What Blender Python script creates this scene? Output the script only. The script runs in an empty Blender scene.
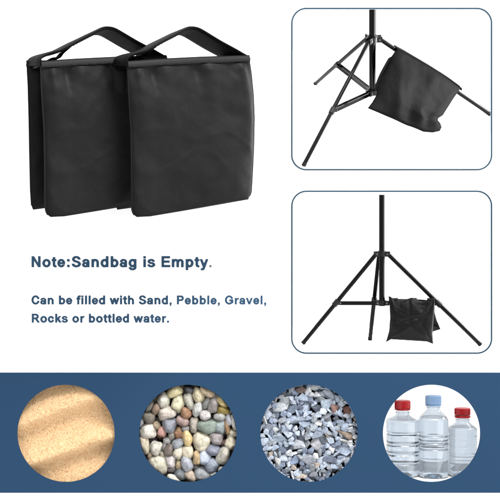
import bpy, bmesh, math, random
import numpy as np
from mathutils import Vector, Matrix, noise, Euler

sc = bpy.context.scene
col = sc.collection
rnd = random.Random(7)
PX = 0.002                      # one photo pixel on the board = 2 mm
D = 2.5                         # camera distance from the board
CAM = Vector((0, -D, 0.5))
ZUP = Vector((0, 0, 1))

# ------------------------------------------------------------------ helpers
def at(px, py, y=0.0):
    k = (D + y) / D
    return Vector(((px - 250) * PX * k, y, 0.5 + (250 - py) * PX * k))

def on_plane(px, py, p0, n):
    d = Vector(((px - 250) * PX, D, (250 - py) * PX))
    t = (p0 - CAM).dot(n) / d.dot(n)
    return CAM + d * t

def link(o, parent=None):
    col.objects.link(o)
    if parent is not None:
        o.parent = parent
    return o

def mesh_obj(name, verts, faces, mat, parent=None, smooth=True):
    me = bpy.data.meshes.new(name)
    me.from_pydata([tuple(v) for v in verts], [], faces)
    me.validate()
    bm = bmesh.new(); bm.from_mesh(me)
    bmesh.ops.recalc_face_normals(bm, faces=bm.faces)
    bm.to_mesh(me); bm.free()
    if smooth:
        me.shade_smooth()
    me.materials.append(mat)
    return link(bpy.data.objects.new(name, me), parent)

def bm_obj(name, bm, mat, parent=None, smooth_angle=None):
    me = bpy.data.meshes.new(name)
    bmesh.ops.recalc_face_normals(bm, faces=bm.faces)
    bm.to_mesh(me); bm.free()
    if smooth_angle is not None:
        me.shade_smooth()
        try:
            me.set_sharp_from_angle(angle=math.radians(smooth_angle))
        except Exception:
            pass
    me.materials.append(mat)
    return link(bpy.data.objects.new(name, me), parent)

def empty(name, loc):
    o = bpy.data.objects.new(name, None)
    o.location = loc
    o.empty_display_size = 0.02
    return link(o)

def tag(o, label, cat, group=None):
    o['label'] = label; o['category'] = cat
    if group: o['group'] = group
    return o

def adopt(root):
    """children were modelled in world coordinates: express them relative to their thing"""
    inv = Matrix.Translation(-root.location)
    def shift(o):
        for c in o.children:
            c.data.transform(inv)
            shift(c)
    shift(root)

def srgb(r, g, b, k=1.0):
    def f(c):
        c /= 255.0
        c = c / 12.92 if c <= 0.04045 else ((c + 0.055) / 1.055) ** 2.4
        return c * k
    return (f(r), f(g), f(b), 1.0)

# ------------------------------------------------------------------ materials
def mat_new(name):
    m = bpy.data.materials.new(name)
    m.use_nodes = True
    nt = m.node_tree
    b = nt.nodes['Principled BSDF']
    return m, nt, b

def plain(name, c, rough=0.5, spec=0.5, metal=0.0, bump=0.0, bscale=400.0, var=0.0):
    m, nt, b = mat_new(name)
    b.inputs['Base Color'].default_value = c
    b.inputs['Roughness'].default_value = rough
    b.inputs['Specular IOR Level'].default_value = spec
    b.inputs['Metallic'].default_value = metal
    tc = nt.nodes.new('ShaderNodeTexCoord')
    n = nt.nodes.new('ShaderNodeTexNoise')
    n.inputs['Scale'].default_value = bscale
    n.inputs['Detail'].default_value = 4
    nt.links.new(tc.outputs['Object'], n.inputs['Vector'])
    if var > 0:
        mx = nt.nodes.new('ShaderNodeMix'); mx.data_type = 'RGBA'
        mx.inputs[6].default_value = tuple(x * (1 - var) for x in c[:3]) + (1,)
        mx.inputs[7].default_value = tuple(x * (1 + var) for x in c[:3]) + (1,)
        nt.links.new(n.outputs['Fac'], mx.inputs[0])
        nt.links.new(mx.outputs[2], b.inputs['Base Color'])
    if bump > 0:
        bp = nt.nodes.new('ShaderNodeBump')
        bp.inputs['Strength'].default_value = bump
        bp.inputs['Distance'].default_value = 0.001
        nt.links.new(n.outputs['Fac'], bp.inputs['Height'])
        nt.links.new(bp.outputs['Normal'], b.inputs['Normal'])
    return m

def nylon(name, c, rough=0.5, spec=0.35, weave=900.0, strength=0.25):
    m, nt, b = mat_new(name)
    b.inputs['Roughness'].default_value = rough
    b.inputs['Specular IOR Level'].default_value = spec
    tc = nt.nodes.new('ShaderNodeTexCoord')
    # cross-woven threads: two wave bands plus irregular yarn noise
    w1 = nt.nodes.new('ShaderNodeTexWave'); w1.bands_direction = 'X'
    w2 = nt.nodes.new('ShaderNodeTexWave'); w2.bands_direction = 'Z'
    for w in (w1, w2):
        w.inputs['Scale'].default_value = weave / 6.0
        w.inputs['Distortion'].default_value = 3.0
        w.inputs['Detail'].default_value = 2.0
        w.inputs['Detail Scale'].default_value = 2.0
        nt.links.new(tc.outputs['Object'], w.inputs['Vector'])
    mul = nt.nodes.new('ShaderNodeMath'); mul.operation = 'ADD'
    nt.links.new(w1.outputs['Fac'], mul.inputs[0]); nt.links.new(w2.outputs['Fac'], mul.inputs[1])
    n = nt.nodes.new('ShaderNodeTexNoise'); n.inputs['Scale'].default_value = 60; n.inputs['Detail'].default_value = 6
    nt.links.new(tc.outputs['Object'], n.inputs['Vector'])
    n2 = nt.nodes.new('ShaderNodeTexNoise'); n2.inputs['Scale'].default_value = 700; n2.inputs['Detail'].default_value = 2
    nt.links.new(tc.outputs['Object'], n2.inputs['Vector'])
    ad = nt.nodes.new('ShaderNodeMath'); ad.operation = 'MULTIPLY_ADD'; ad.inputs[1].default_value = 4.0
    nt.links.new(n2.outputs['Fac'], ad.inputs[0]); nt.links.new(mul.outputs[0], ad.inputs[2])
    mx = nt.nodes.new('ShaderNodeMix'); mx.data_type = 'RGBA'
    mx.inputs[6].default_value = tuple(x * 0.75 for x in c[:3]) + (1,)
    mx.inputs[7].default_value = tuple(x * 1.25 for x in c[:3]) + (1,)
    nt.links.new(n.outputs['Fac'], mx.inputs[0])
    mx2 = nt.nodes.new('ShaderNodeMix'); mx2.data_type = 'RGBA'; mx2.blend_type = 'MULTIPLY'; mx2.inputs[0].default_value = 0.9
    nt.links.new(mx.outputs[2], mx2.inputs[6]); nt.links.new(n2.outputs['Color'], mx2.inputs[7])
    sat = nt.nodes.new('ShaderNodeHueSaturation'); sat.inputs['Saturation'].default_value = 0.15; sat.inputs['Value'].default_value = 1.9
    nt.links.new(mx2.outputs[2], sat.inputs['Color'])
    nt.links.new(sat.outputs['Color'], b.inputs['Base Color'])
    bp = nt.nodes.new('ShaderNodeBump'); bp.inputs['Strength'].default_value = strength; bp.inputs['Distance'].default_value = 0.0006
    nt.links.new(ad.outputs[0], bp.inputs['Height'])
    nt.links.new(bp.outputs['Normal'], b.inputs['Normal'])
    return m

def stone(name, rough, mott, fine, bump, spec=0.4):
    m, nt, b = mat_new(name)
    b.inputs['Roughness'].default_value = rough
    b.inputs['Specular IOR Level'].default_value = spec
    oi = nt.nodes.new('ShaderNodeObjectInfo')
    tc = nt.nodes.new('ShaderNodeTexCoord')
    add = nt.nodes.new('ShaderNodeVectorMath'); add.operation = 'ADD'
    cmb = nt.nodes.new('ShaderNodeCombineXYZ')
    ml = nt.nodes.new('ShaderNodeMath'); ml.operation = 'MULTIPLY'; ml.inputs[1].default_value = 57.0
    nt.links.new(oi.outputs['Random'], ml.inputs[0])
    for i in range(3): nt.links.new(ml.outputs[0], cmb.inputs[i])
    nt.links.new(tc.outputs['Object'], add.inputs[0]); nt.links.new(cmb.outputs[0], add.inputs[1])
    n1 = nt.nodes.new('ShaderNodeTexNoise'); n1.inputs['Scale'].default_value = mott; n1.inputs['Detail'].default_value = 5; n1.inputs['Roughness'].default_value = 0.65
    n2 = nt.nodes.new('ShaderNodeTexNoise'); n2.inputs['Scale'].default_value = fine; n2.inputs['Detail'].default_value = 3
    nt.links.new(add.outputs[0], n1.inputs['Vector']); nt.links.new(add.outputs[0], n2.inputs['Vector'])
    r1 = nt.nodes.new('ShaderNodeMapRange'); r1.inputs['From Min'].default_value = 0.3; r1.inputs['From Max'].default_value = 0.7
    r1.inputs['To Min'].default_value = 0.55; r1.inputs['To Max'].default_value = 1.25
    r2 = nt.nodes.new('ShaderNodeMapRange'); r2.inputs['From Min'].default_value = 0.3; r2.inputs['From Max'].default_value = 0.7
    r2.inputs['To Min'].default_value = 0.68; r2.inputs['To Max'].default_value = 1.19
    nt.links.new(n1.outputs['Fac'], r1.inputs['Value']); nt.links.new(n2.outputs['Fac'], r2.inputs['Value'])
    mm = nt.nodes.new('ShaderNodeMath'); mm.operation = 'MULTIPLY'
    nt.links.new(r1.outputs[0], mm.inputs[0]); nt.links.new(r2.outputs[0], mm.inputs[1])
    vm = nt.nodes.new('ShaderNodeVectorMath'); vm.operation = 'SCALE'
    nt.links.new(oi.outputs['Color'], vm.inputs[0]); nt.links.new(mm.outputs[0], vm.inputs['Scale'])
    nt.links.new(vm.outputs[0], b.inputs['Base Color'])
    bp = nt.nodes.new('ShaderNodeBump'); bp.inputs['Strength'].default_value = bump; bp.inputs['Distance'].default_value = 0.05
    nt.links.new(n2.outputs['Fac'], bp.inputs['Height']); nt.links.new(bp.outputs['Normal'], b.inputs['Normal'])
    return m

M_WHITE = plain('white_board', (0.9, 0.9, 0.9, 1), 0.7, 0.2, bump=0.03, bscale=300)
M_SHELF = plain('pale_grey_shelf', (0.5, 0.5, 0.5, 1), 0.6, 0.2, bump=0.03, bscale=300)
M_BLUE = plain('navy_card', srgb(49, 87, 125, 0.345), 0.75, 0.1, bump=0.04, bscale=500, var=0.03)
M_FRAME = plain('slate_blue_rim', srgb(62, 92, 112, 0.36), 0.7, 0.1, bump=0.03, bscale=500)
M_TEXT = plain('slate_blue_vinyl', srgb(54, 88, 118, 0.48), 0.7, 0.1, bump=0.03, bscale=500)
M_TEXTG = plain('grey_vinyl', srgb(110, 120, 130, 0.40), 0.7, 0.1, bump=0.03, bscale=500)
M_TRAY = plain('dark_tray', (0.006, 0.006, 0.007, 1), 0.9, 0.1, bump=0.1, bscale=200)  # near-black lining, its colour stands in for shade in the gaps between stones
M_NYLON = nylon('black_nylon', (0.0036, 0.0036, 0.0038, 1), 0.45, 0.075, strength=0.16)
M_NYLON2 = nylon('black_nylon_worn', (0.0023, 0.0023, 0.0024, 1), 0.56, 0.018, strength=0.04)
M_NYLON3 = nylon('black_nylon_glossy', (0.0014, 0.0014, 0.0015, 1), 0.48, 0.085, strength=0.05)
M_WEB = nylon('black_webbing', (0.0022, 0.0022, 0.0023, 1), 0.7, 0.05, weave=1300, strength=0.7)
M_PIPE = plain('black_piping', (0.0042, 0.0042, 0.0044, 1), 0.5, 0.10, bump=0.2, bscale=900)
M_METAL = plain('black_metal', (0.0012, 0.0012, 0.0013, 1), 0.10, 0.5)
M_METAL.node_tree.nodes['Principled BSDF'].inputs['IOR'].default_value = 1.2
M_PLASTIC = plain('black_plastic', (0.003, 0.003, 0.0033, 1), 0.35, 0.18, bump=0.05, bscale=500)
M_RUBBER = plain('black_rubber', (0.003, 0.003, 0.003, 1), 0.7, 0.1, bump=0.1, bscale=500)
M_STEEL = plain('dull_steel', (0.10, 0.10, 0.105, 1), 0.4, 0.5, metal=1.0, bump=0.03, bscale=400)
M_PEB = stone('river_pebble', 0.55, 1.6, 9.0, 0.25)
M_GRA = stone('crushed_gravel', 0.7, 1.3, 7.0, 0.22, 0.3)

# ------------------------------------------------------------------ world, light, camera
w = bpy.data.worlds.new('World'); sc.world = w; w.use_nodes = True
nt = w.node_tree
bg = nt.nodes['Background']
tcw = nt.nodes.new('ShaderNodeTexCoord'); sx = nt.nodes.new('ShaderNodeSeparateXYZ')
nt.links.new(tcw.outputs['Generated'], sx.inputs[0])
def ramp(src, a, b, v0, v1):
    r = nt.nodes.new('ShaderNodeMapRange'); r.interpolation_type = 'SMOOTHSTEP'
    for k, v in (('From Min', a), ('From Max', b), ('To Min', v0), ('To Max', v1)): r.inputs[k].default_value = v
    nt.links.new(src, r.inputs['Value']); return r.outputs[0]
def wmax(a, b):
    m = nt.nodes.new('ShaderNodeMath'); m.operation = 'MAXIMUM'
    nt.links.new(a, m.inputs[0]); nt.links.new(b, m.inputs[1]); return m.outputs[0]
# studio surround: white sweep behind, big soft light on the right and overhead, dimmer on the left
back = ramp(sx.outputs['Y'], -0.10, 0.10, 0.0, 0.95)
right = ramp(sx.outputs['X'], 0.18, 0.50, 1.0, 2.3)
topl = ramp(sx.outputs['Z'], 0.45, 0.75, 0.0, 2.8)
rgate = nt.nodes.new('ShaderNodeMath'); rgate.operation = 'MULTIPLY'
nt.links.new(right, rgate.inputs[0]); nt.links.new(ramp(sx.outputs['Y'], -0.15, 0.05, 1.0, 0.0), rgate.inputs[1])
nt.links.new(wmax(wmax(back, rgate.outputs[0]), topl), bg.inputs['Strength'])
bg.inputs['Color'].default_value = (1.0, 1.0, 1.0, 1)

def area(name, loc, aim, size, power, c=(1, 1, 1)):
    l = bpy.data.lights.new(name, 'AREA'); l.shape = 'SQUARE'; l.size = size; l.energy = power; l.color = c
    o = bpy.data.objects.new(name, l); link(o)
    o.location = loc
    o.rotation_euler = (Vector(aim) - Vector(loc)).to_track_quat('-Z', 'Y').to_euler()
    return o
area('key_lamp', (0.75, -1.25, 2.5), (0, 0, 0.4), 0.9, 80)
rim = area('rim_lamp', (1.7, 0.35, 0.95), (0.25, 0.2, 0.95), 0.42, 140)
rim.data.shape = 'RECTANGLE'; rim.data.size = 0.5; rim.data.size_y = 2.1

cam = bpy.data.cameras.new('camera'); cam.sensor_width = 36; cam.lens = 36 * D; cam.clip_end = 200
co = link(bpy.data.objects.new('camera', cam)); co.location = CAM; co.rotation_euler = (math.pi / 2, 0, 0)
sc.camera = co
sc.view_settings.view_transform = 'Standard'; sc.view_settings.look = 'None'
sc.view_settings.exposure = 0.4; sc.view_settings.gamma = 1
sc.render.engine = 'CYCLES'
sc.cycles.max_bounces = 16; sc.cycles.transmission_bounces = 14; sc.cycles.diffuse_bounces = 4; sc.cycles.glossy_bounces = 4
sc.cycles.transparent_max_bounces = 12
sc.cycles.caustics_refractive = True

# ------------------------------------------------------------------ flat sheets cut from outlines
def sheet(name, contours, y_front, thick, mat, parent=None):
    """contours: closed outlines in board metres (x, z); even-odd filled"""
    cu = bpy.data.curves.new(name, 'CURVE'); cu.dimensions = '2D'; cu.fill_mode = 'BOTH'; cu.extrude = thick / 2
    for c in contours:
        s = cu.splines.new('POLY'); s.points.add(len(c) - 1)
        for p, (x, z) in zip(s.points, c): p.co = (x, z, 0, 1)
        s.use_cyclic_u = True
    tmp = bpy.data.objects.new(name, cu); col.objects.link(tmp)
    dg = bpy.context.evaluated_depsgraph_get()
    me = bpy.data.meshes.new_from_object(tmp.evaluated_get(dg))
    bpy.data.objects.remove(tmp); bpy.data.curves.remove(cu)
    me.name = name
    for v in me.vertices:
        x, z, h = v.co
        v.co = (x, y_front + thick / 2 - h, z)
    bm = bmesh.new(); bm.from_mesh(me)
    bmesh.ops.remove_doubles(bm, verts=bm.verts, dist=1e-6)
    bmesh.ops.recalc_face_normals(bm, faces=bm.faces)
    bm.to_mesh(me); bm.free()
    me.materials.clear(); me.materials.append(mat)
    return link(bpy.data.objects.new(name, me), parent)

def flat(pts): return [((x - 250) * PX, (500 - y) * PX) for x, y in pts]
def rrect(x0, y0, x1, y1, r, n=14):
    out = []
    for cx, cy, a0 in ((x1 - r, y1 - r, 0), (x0 + r, y1 - r, 90), (x0 + r, y0 + r, 180), (x1 - r, y0 + r, 270)):
        for i in range(n + 1):
            a = math.radians(a0 + 90 * i / n)
            out.append((cx + r * math.cos(a), cy + r * math.sin(a)))
    return out
def circ(cx, cy, r, n=128):
    return [(cx + r * math.cos(2 * math.pi * i / n), cy + r * math.sin(2 * math.pi * i / n)) for i in range(n)]

RECTS = [(291.9, 8.6, 491.4, 169.6), (291.9, 191.3, 491.4, 353.0)]
CIRCS = [66.2, 188.0, 309.0, 431.4]; CY = 433.2; CR = 48.6
BAND = (372.5, 492.5)

holes = [flat(rrect(x0 + .3, y0 + .3, x1 - .3, y1 - .3, 14.5)) for x0, y0, x1, y1 in RECTS]
holes += [flat(circ(c, CY, CR + (7 if c < 400 else 0.5))) for c in CIRCS]
board = sheet('backdrop', [flat([(-250, -150), (850, -150), (850, 640), (-250, 640)])] + holes, 0.0, 0.005, M_WHITE)  # unseen right end stretched to block the rim lamp from the large bags
board['kind'] = 'structure'

band = sheet('information_band', [flat([(-249, BAND[0]), (849, BAND[0]), (849, BAND[1]), (-249, BAND[1])])] + [flat(circ(c, CY, CR)) for c in CIRCS],
             -0.003, 0.003, M_BLUE)
band.location.y = -0.0002
tag(band, 'wide navy blue band with four round windows across the bottom of the white board', 'banner')

for (x0, y0, x1, y1), lab in zip(RECTS, ('thin slate blue rounded outline around the upper tripod with the slung bag',
                                         'thin slate blue rounded outline around the lower tripod with the crumpled square bag')):
    f = sheet('panel_outline', [flat(rrect(x0 - .75, y0 - .75, x1 + .75, y1 + .75, 15.3)), flat(rrect(x0 + .7, y0 + .7, x1 - .7, y1 - .7, 13.9))],
              -0.0025, 0.0023, M_FRAME)
    tag(f, lab, 'panel frame', 'rounded panel outlines')

# ------------------------------------------------------------------ lettering (hand-drawn bold grotesque)
def gbox(x0, y0, x1, y1):
    return lambda X, Y: np.maximum(np.abs(X - (x0 + x1) / 2) - (x1 - x0) / 2, np.abs(Y - (y0 + y1) / 2) - (y1 - y0) / 2)
def gpoly(*p):
    P = np.array(p, float)
    def f(X, Y):
        d = np.full(X.shape, 1e9); s = np.ones(X.shape)
        j = len(P) - 1
        for i in range(len(P)):
            ex, ey = P[j] - P[i]; wx, wy = X - P[i, 0], Y - P[i, 1]
            t = np.clip((wx * ex + wy * ey) / (ex * ex + ey * ey), 0, 1)
            bx, by = wx - ex * t, wy - ey * t
            d = np.minimum(d, bx * bx + by * by)
            c1, c2, c3 = Y >= P[i, 1], Y < P[j, 1], ex * wy > ey * wx
            s = np.where((c1 & c2 & c3) | (~c1 & ~c2 & ~c3), -s, s)
            j = i
        return s * np.sqrt(d)
    return f
def gell(cx, cy, rx, ry):
    return lambda X, Y: (np.sqrt(((X - cx) / rx) ** 2 + ((Y - cy) / ry) ** 2) - 1) * min(rx, ry)
def gring(cx, cy, rx, ry, ix, iy): return gsub(gell(cx, cy, rx, ry), gell(cx, cy, ix, iy))
def gsub(a, b): return lambda X, Y: np.maximum(a(X, Y), -b(X, Y))
def gand(a, b): return lambda X, Y: np.maximum(a(X, Y), b(X, Y))
def gor(*fs):
    def f(X, Y):
        r = fs[0](X, Y)
        for g in fs[1:]: r = np.minimum(r, g(X, Y))
        return r
    return f
BIG = 3
above = lambda y: gbox(-BIG, y, BIG, BIG)
below = lambda y: gbox(-BIG, -BIG, BIG, y)
leftof = lambda x: gbox(-BIG, -BIG, x, BIG)
rightof = lambda x: gbox(x, -BIG, BIG, BIG)
arch_n = gor(gand(gring(.313, .3, .232, .231, .095, .115), above(.3)), gbox(.408, 0, .545, .3))
bowl_P = gor(gand(gring(.41, .5, .215, .216, .075, .1), rightof(.41)), gbox(.2, .6, .41, .716), gbox(.2, .284, .41, .4))
def S_shape(u, l, cut):
    (ux, uy, urx, ury, uix, uiy), (lx, ly, lrx, lry, lix, liy) = u, l
    up = gsub(gring(ux, uy, urx, ury, uix, uiy), gbox(ux, -BIG, BIG, uy - cut))
    lo = gsub(gring(lx, ly, lrx, lry, lix, liy), gbox(-BIG, ly + cut, lx, BIG))
    return gor(up, lo)
G = {
 'N': (.722, gor(gbox(.074, 0, .208, .716), gbox(.514, 0, .648, .716), gpoly((.074, .716), (.213, .716), (.648, 0), (.509, 0)))),
 'o': (.611, gring(.305, .259, .266, .271, .125, .155)),
 't': (.333, gor(gbox(.092, .135, .229, .655), gbox(.02, .409, .31, .519), gand(gand(gring(.255, .14, .163, .152, .026, .036), leftof(.255)), below(.14)), gbox(.25, -.012, .318, .1))),
 'e': (.556, gsub(gor(gring(.28, .259, .247, .271, .11, .165), gand(gbox(.05, .21, .53, .305), gell(.28, .259, .247, .271))), gbox(.29, .155, .6, .212))),
 ':': (.333, gor(gbox(.098, 0, .236, .137), gbox(.098, .382, .236, .519))),
 'S': (.667, S_shape((.33, .525, .265, .203, .128, .09), (.335, .198, .288, .21, .145, .096), .01)),
 'a': (.556, gor(gbox(.362, .0, .498, .35), gand(gring(.274, .35, .224, .181, .09, .08), above(.35)), gand(gring(.24, .153, .205, .165, .075, .068), leftof(.4)))),
 'n': (.611, gor(gbox(.074, 0, .211, .519), arch_n)),
 'd': (.611, gor(gring(.29, .259, .248, .271, .11, .155), gbox(.4, 0, .537, .716))),
 'b': (.611, gor(gring(.321, .259, .248, .271, .11, .155), gbox(.074, 0, .211, .716))),
 'g': (.611, gor(gring(.29, .262, .248, .269, .11, .155), gbox(.4, -.03, .537, .519), gand(gring(.292, -.03, .245, .185, .108, .078), below(-.03)))),
 'i': (.278, gor(gbox(.072, 0, .209, .519), gbox(.072, .592, .209, .716))),
 's': (.556, S_shape((.27, .375, .218, .156, .09, .062), (.278, .152, .242, .164, .105, .066), .005)),
 'E': (.667, gor(gbox(.073, 0, .21, .716), gbox(.1, .598, .615, .716), gbox(.1, .303, .578, .42), gbox(.1, 0, .632, .12))),
 'm': (.889, gor(gbox(.062, 0, .199, .519), gbox(.377, 0, .514, .33), gbox(.69, 0, .827, .33), gand(gring(.305, .33, .209, .201, .072, .09), above(.33)), gand(gring(.6185, .33, .2085, .201, .0715, .09), above(.33)))),
 'p': (.611, gor(gring(.321, .259, .248, .271, .11, .155), gbox(.074, -.2, .211, .519))),
 'y': (.556, gor(gpoly((.006, .519), (.152, .519), (.35, -.02), (.215, -.02)), gpoly((.403, .519), (.547, .519), (.335, -.06), (.2, -.02)),
                gpoly((.07, -.208), (.2, -.213), (.28, -.175), (.335, -.06), (.2, -.02), (.185, -.085), (.15, -.1), (.07, -.095)))),
 '.': (.278, gbox(.072, 0, .209, .137)),
 ',': (.278, gor(gbox(.07, 0, .207, .137), gpoly((.207, .05), (.19, -.07), (.1, -.155), (.072, -.1), (.125, -.05), (.135, .05)))),
 'C': (.722, gsub(gring(.375, .358, .328, .371, .185, .25), gpoly((.4, .358), (.8, .52), (.8, .2)))),
 'f': (.333, gor(gbox(.085, 0, .222, .565), gbox(.015, .409, .31, .519), gand(gand(gring(.245, .56, .16, .168, .023, .058), above(.56)), leftof(.25)), gbox(.245, .618, .345, .728))),
 'l': (.278, gbox(.072, 0, .209, .716)),
 'w': (.778, gor(gpoly((.005, .519), (.14, .519), (.3, 0), (.165, 0)), gpoly((.165, 0), (.295, 0), (.455, .519), (.325, .519)), gpoly((.325, .519), (.455, .519), (.612, 0), (.482, 0)), gpoly((.482, 0), (.612, 0), (.773, .519), (.638, .519)))),
 'h': (.611, gor(gbox(.074, 0, .211, .716), arch_n)),
 'P': (.667, gor(gbox(.073, 0, .21, .716), bowl_P)),
 'G': (.778, gor(gsub(gring(.39, .358, .345, .371, .2, .25), gpoly((.42, .3), (.9, .26), (.9, .56), (.42, .4))), gbox(.41, .268, .728, .388), gbox(.6, .1, .728, .388))),
 'r': (.389, gor(gbox(.074, 0, .211, .519), gpoly((.2, .4), (.255, .49), (.33, .531), (.4, .512), (.36, .39), (.31, .405), (.24, .36), (.2, .25)))),
 'v': (.556, gor(gpoly((.006, .519), (.15, .519), (.34, 0), (.215, 0)), gpoly((.403, .519), (.547, .519), (.34, 0), (.215, 0)))),
 'R': (.722, gor(gbox(.073, 0, .21, .716), bowl_P, gpoly((.33, .31), (.485, .31), (.71, 0), (.545, 0)))),
 'k': (.556, gor(gbox(.072, 0, .209, .716), gpoly((.205, .15), (.205, .33), (.37, .519), (.54, .519)), gpoly((.245, .24), (.345, .35), (.56, 0), (.395, 0)))),
 'c': (.556, gsub(gring(.285, .259, .25, .271, .11, .155), gpoly((.3, .259), (.7, .39), (.7, .13)))),
 ' ': (.278, None),
}
def trace(fn, adv):
    """zero contours of the glyph field (marching squares)"""
    h = 0.0085
    xs = np.arange(-.06, adv + .08, h) + 0.00137; ys = np.arange(-.26, .78, h) + 0.00171
    X, Y = np.meshgrid(xs, ys)
    F = fn(X, Y) - 0.016
    segs = {}
    ny, nx = F.shape
    def pt(i, j, e):
        if e == 0: a, b = (i, j), (i, j + 1)
        elif e == 1: a, b = (i, j + 1), (i + 1, j + 1)
        elif e == 2: a, b = (i + 1, j), (i + 1, j + 1)
        else: a, b = (i, j), (i + 1, j)
        return (a, b)
    nxt = {}
    ins = F < 0
    table = {1: [(3, 0)], 2: [(0, 1)], 3: [(3, 1)], 4: [(1, 2)], 5: [(3, 0), (1, 2)], 6: [(0, 2)], 7: [(3, 2)], 8: [(2, 3)], 9: [(2, 0)],
             10: [(0, 1), (2, 3)], 11: [(2, 1)], 12: [(1, 3)], 13: [(1, 0)], 14: [(0, 3)]}
    code = ins[:-1, :-1] * 1 + ins[:-1, 1:] * 2 + ins[1:, 1:] * 4 + ins[1:, :-1] * 8
    for i, j in zip(*np.nonzero((code > 0) & (code < 15))):
        for a, b in table[int(code[i, j])]:
            nxt[pt(i, j, a)] = pt(i, j, b)
    def co(k):
        (i0, j0), (i1, j1) = k
        f0, f1 = F[i0, j0], F[i1, j1]; t = f0 / (f0 - f1)
        return (xs[j0] + (xs[j1] - xs[j0]) * t, ys[i0] + (ys[i1] - ys[i0]) * t)
    out = []
    while nxt:
        k0 = next(iter(nxt)); loop = []; k = k0
        while k in nxt:
            loop.append(co(k)); k = nxt.pop(k)
        if len(loop) < 8: continue
        # drop collinear points
        res = []
        n = len(loop)
        for q in range(n):
            a, b, c = loop[q - 1], loop[q], loop[(q + 1) % n]
            if abs((b[0] - a[0]) * (c[1] - b[1]) - (b[1] - a[1]) * (c[0] - b[0])) > 2e-7: res.append(b)
        if len(res) > 3: out.append(res)
    return out
cache = {}
def text_line(name, s, x0, x1, base, size, label, dot=None):
    adv = sum(G[ch][0] for ch in s) * size
    sp = (x1 - x0 - adv) / len(s)
    x = x0; cont = []; dots = []
    for k, ch in enumerate(s):
        a, fn = G[ch]
        if fn is not None:
            if ch not in cache: cache[ch] = trace(fn, a)
            for c in cache[ch]:
                tgt = dots if (dot and k == len(s) - 1) else cont
                f = 0.8 if tgt is dots else 1.0
                tgt.append(flat([(x + px * size * f, base - py * size * f) for px, py in c]))
        x += a * size + sp
    o = sheet(name, cont, -0.0012, 0.001, M_TEXT)
    if dots:
        sheet('full_stop', dots, -0.0012, 0.001, M_TEXTG, o)
    tag(o, label, 'lettering', 'lines of blue lettering on the white board')
text_line('heading_lettering', 'Note:Sandbag is Empty.', 30.8, 213.5, 267.0, 14.8, 'large bold slate blue heading reading Note:Sandbag is Empty.', dot=True)
text_line('note_lettering', 'Can be filled with Sand, Pebble, Gravel,', 31.2, 267.2, 304.2, 11.9, 'small bold blue line reading Can be filled with Sand, Pebble, Gravel,')
text_line('note_lettering', 'Rocks or bottled water.', 31.2, 170.0, 322.4, 11.9, 'small bold blue line reading Rocks or bottled water.')

# ------------------------------------------------------------------ soft pouches
def resample(pts, n):
    P = [Vector(p) for p in pts]
    L = [0]
    for a, b in zip(P, P[1:]): L.append(L[-1] + (b - a).length)
    out = []
    for i in range(n):
        s = L[-1] * i / (n - 1); k = 0
        while k < len(L) - 2 and L[k + 1] < s: k += 1
        t = (s - L[k]) / max(L[k + 1] - L[k], 1e-9)
        out.append(P[k].lerp(P[k + 1], min(max(t, 0), 1)))
    return out

def pouch(name, top, right, bottom, left, mapper, nrm, thick, wrinkle, mat, parent, nu=90, nv=90, edge=0.0012, ex=6, crisp=0.0, topflat=False):
    """outline of four pixel polylines -> a closed, padded cloth pouch; mapper(px,py) gives the point of the cloth plane,
       nrm points to the viewer; wrinkle(u,v) is the local fold height in metres"""
    T = resample(top, nu); B = resample(bottom, nu); Lf = resample(left, nv); R = resample(right, nv)
    verts = []; faces = []
    def pos(i, j):
        u = i / (nu - 1); v = j / (nv - 1)
        p = (1 - v) * T[i] + v * B[i] + (1 - u) * Lf[j] + u * R[j]
        p -= (1 - u) * (1 - v) * T[0] + u * (1 - v) * T[-1] + (1 - u) * v * B[0] + u * v * B[-1]
        return mapper(p.x, p.y), u, v
    for side in (1, -1):
        for j in range(nv):
            for i in range(nu):
                p, u, v = pos(i, j)
                e = (1 - abs(2 * u - 1) ** ex) * (1 - abs(2 * v - 1) ** ex)
                prof = max(e, 0) ** 0.6
                if topflat:
                    q_ = min(1.0, v / .34); prof *= 0.25 + .75 * q_ * q_ * (3 - 2 * q_)
                fold = wrinkle(u, v) * min(1.0, e * 2.5 + crisp)
                verts.append(p + nrm * (side * (edge + thick * prof * (0.5 if side > 0 else 0.5)) + fold))
    N = nu * nv
    for s in range(2):
        for j in range(nv - 1):
            for i in range(nu - 1):
                a = s * N + j * nu + i
                faces.append((a, a + 1, a + nu + 1, a + nu))
    rim = [j * nu for j in range(nv)] + [(nv - 1) * nu + i for i in range(1, nu)] + [j * nu + nu - 1 for j in range(nv - 2, -1, -1)] + [i for i in range(nu - 2, 0, -1)]
    for a, b in zip(rim, rim[1:] + rim[:1]): faces.append((a, b, b + N, a + N))
    o = mesh_obj(name, verts, faces, mat, parent)
    front = lambda i, j: verts[j * nu + i]
    return o, front

def tube_path(name, pts, r, mat, parent, n=8, closed=False):
    bm = bmesh.new(); rings = []
    m = len(pts)
    for k, p in enumerate(pts):
        d = (pts[min(k + 1, m - 1)] - pts[max(k - 1, 0)]).normalized()
        a = d.cross(ZUP if abs(d.z) < .9 else Vector((0, 1, 0))).normalized(); b = d.cross(a)
        rings.append([bm.verts.new(p + (a * math.cos(2 * math.pi * q / n) + b * math.sin(2 * math.pi * q / n)) * r) for q in range(n)])
    for A, B in zip(rings, rings[1:]):
        for q in range(n): bm.faces.new((A[q], A[(q + 1) % n], B[(q + 1) % n], B[q]))
    bm.faces.new(rings[0]); bm.faces.new(rings[-1])
    return bm_obj(name, bm, mat, parent, 50)

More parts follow.
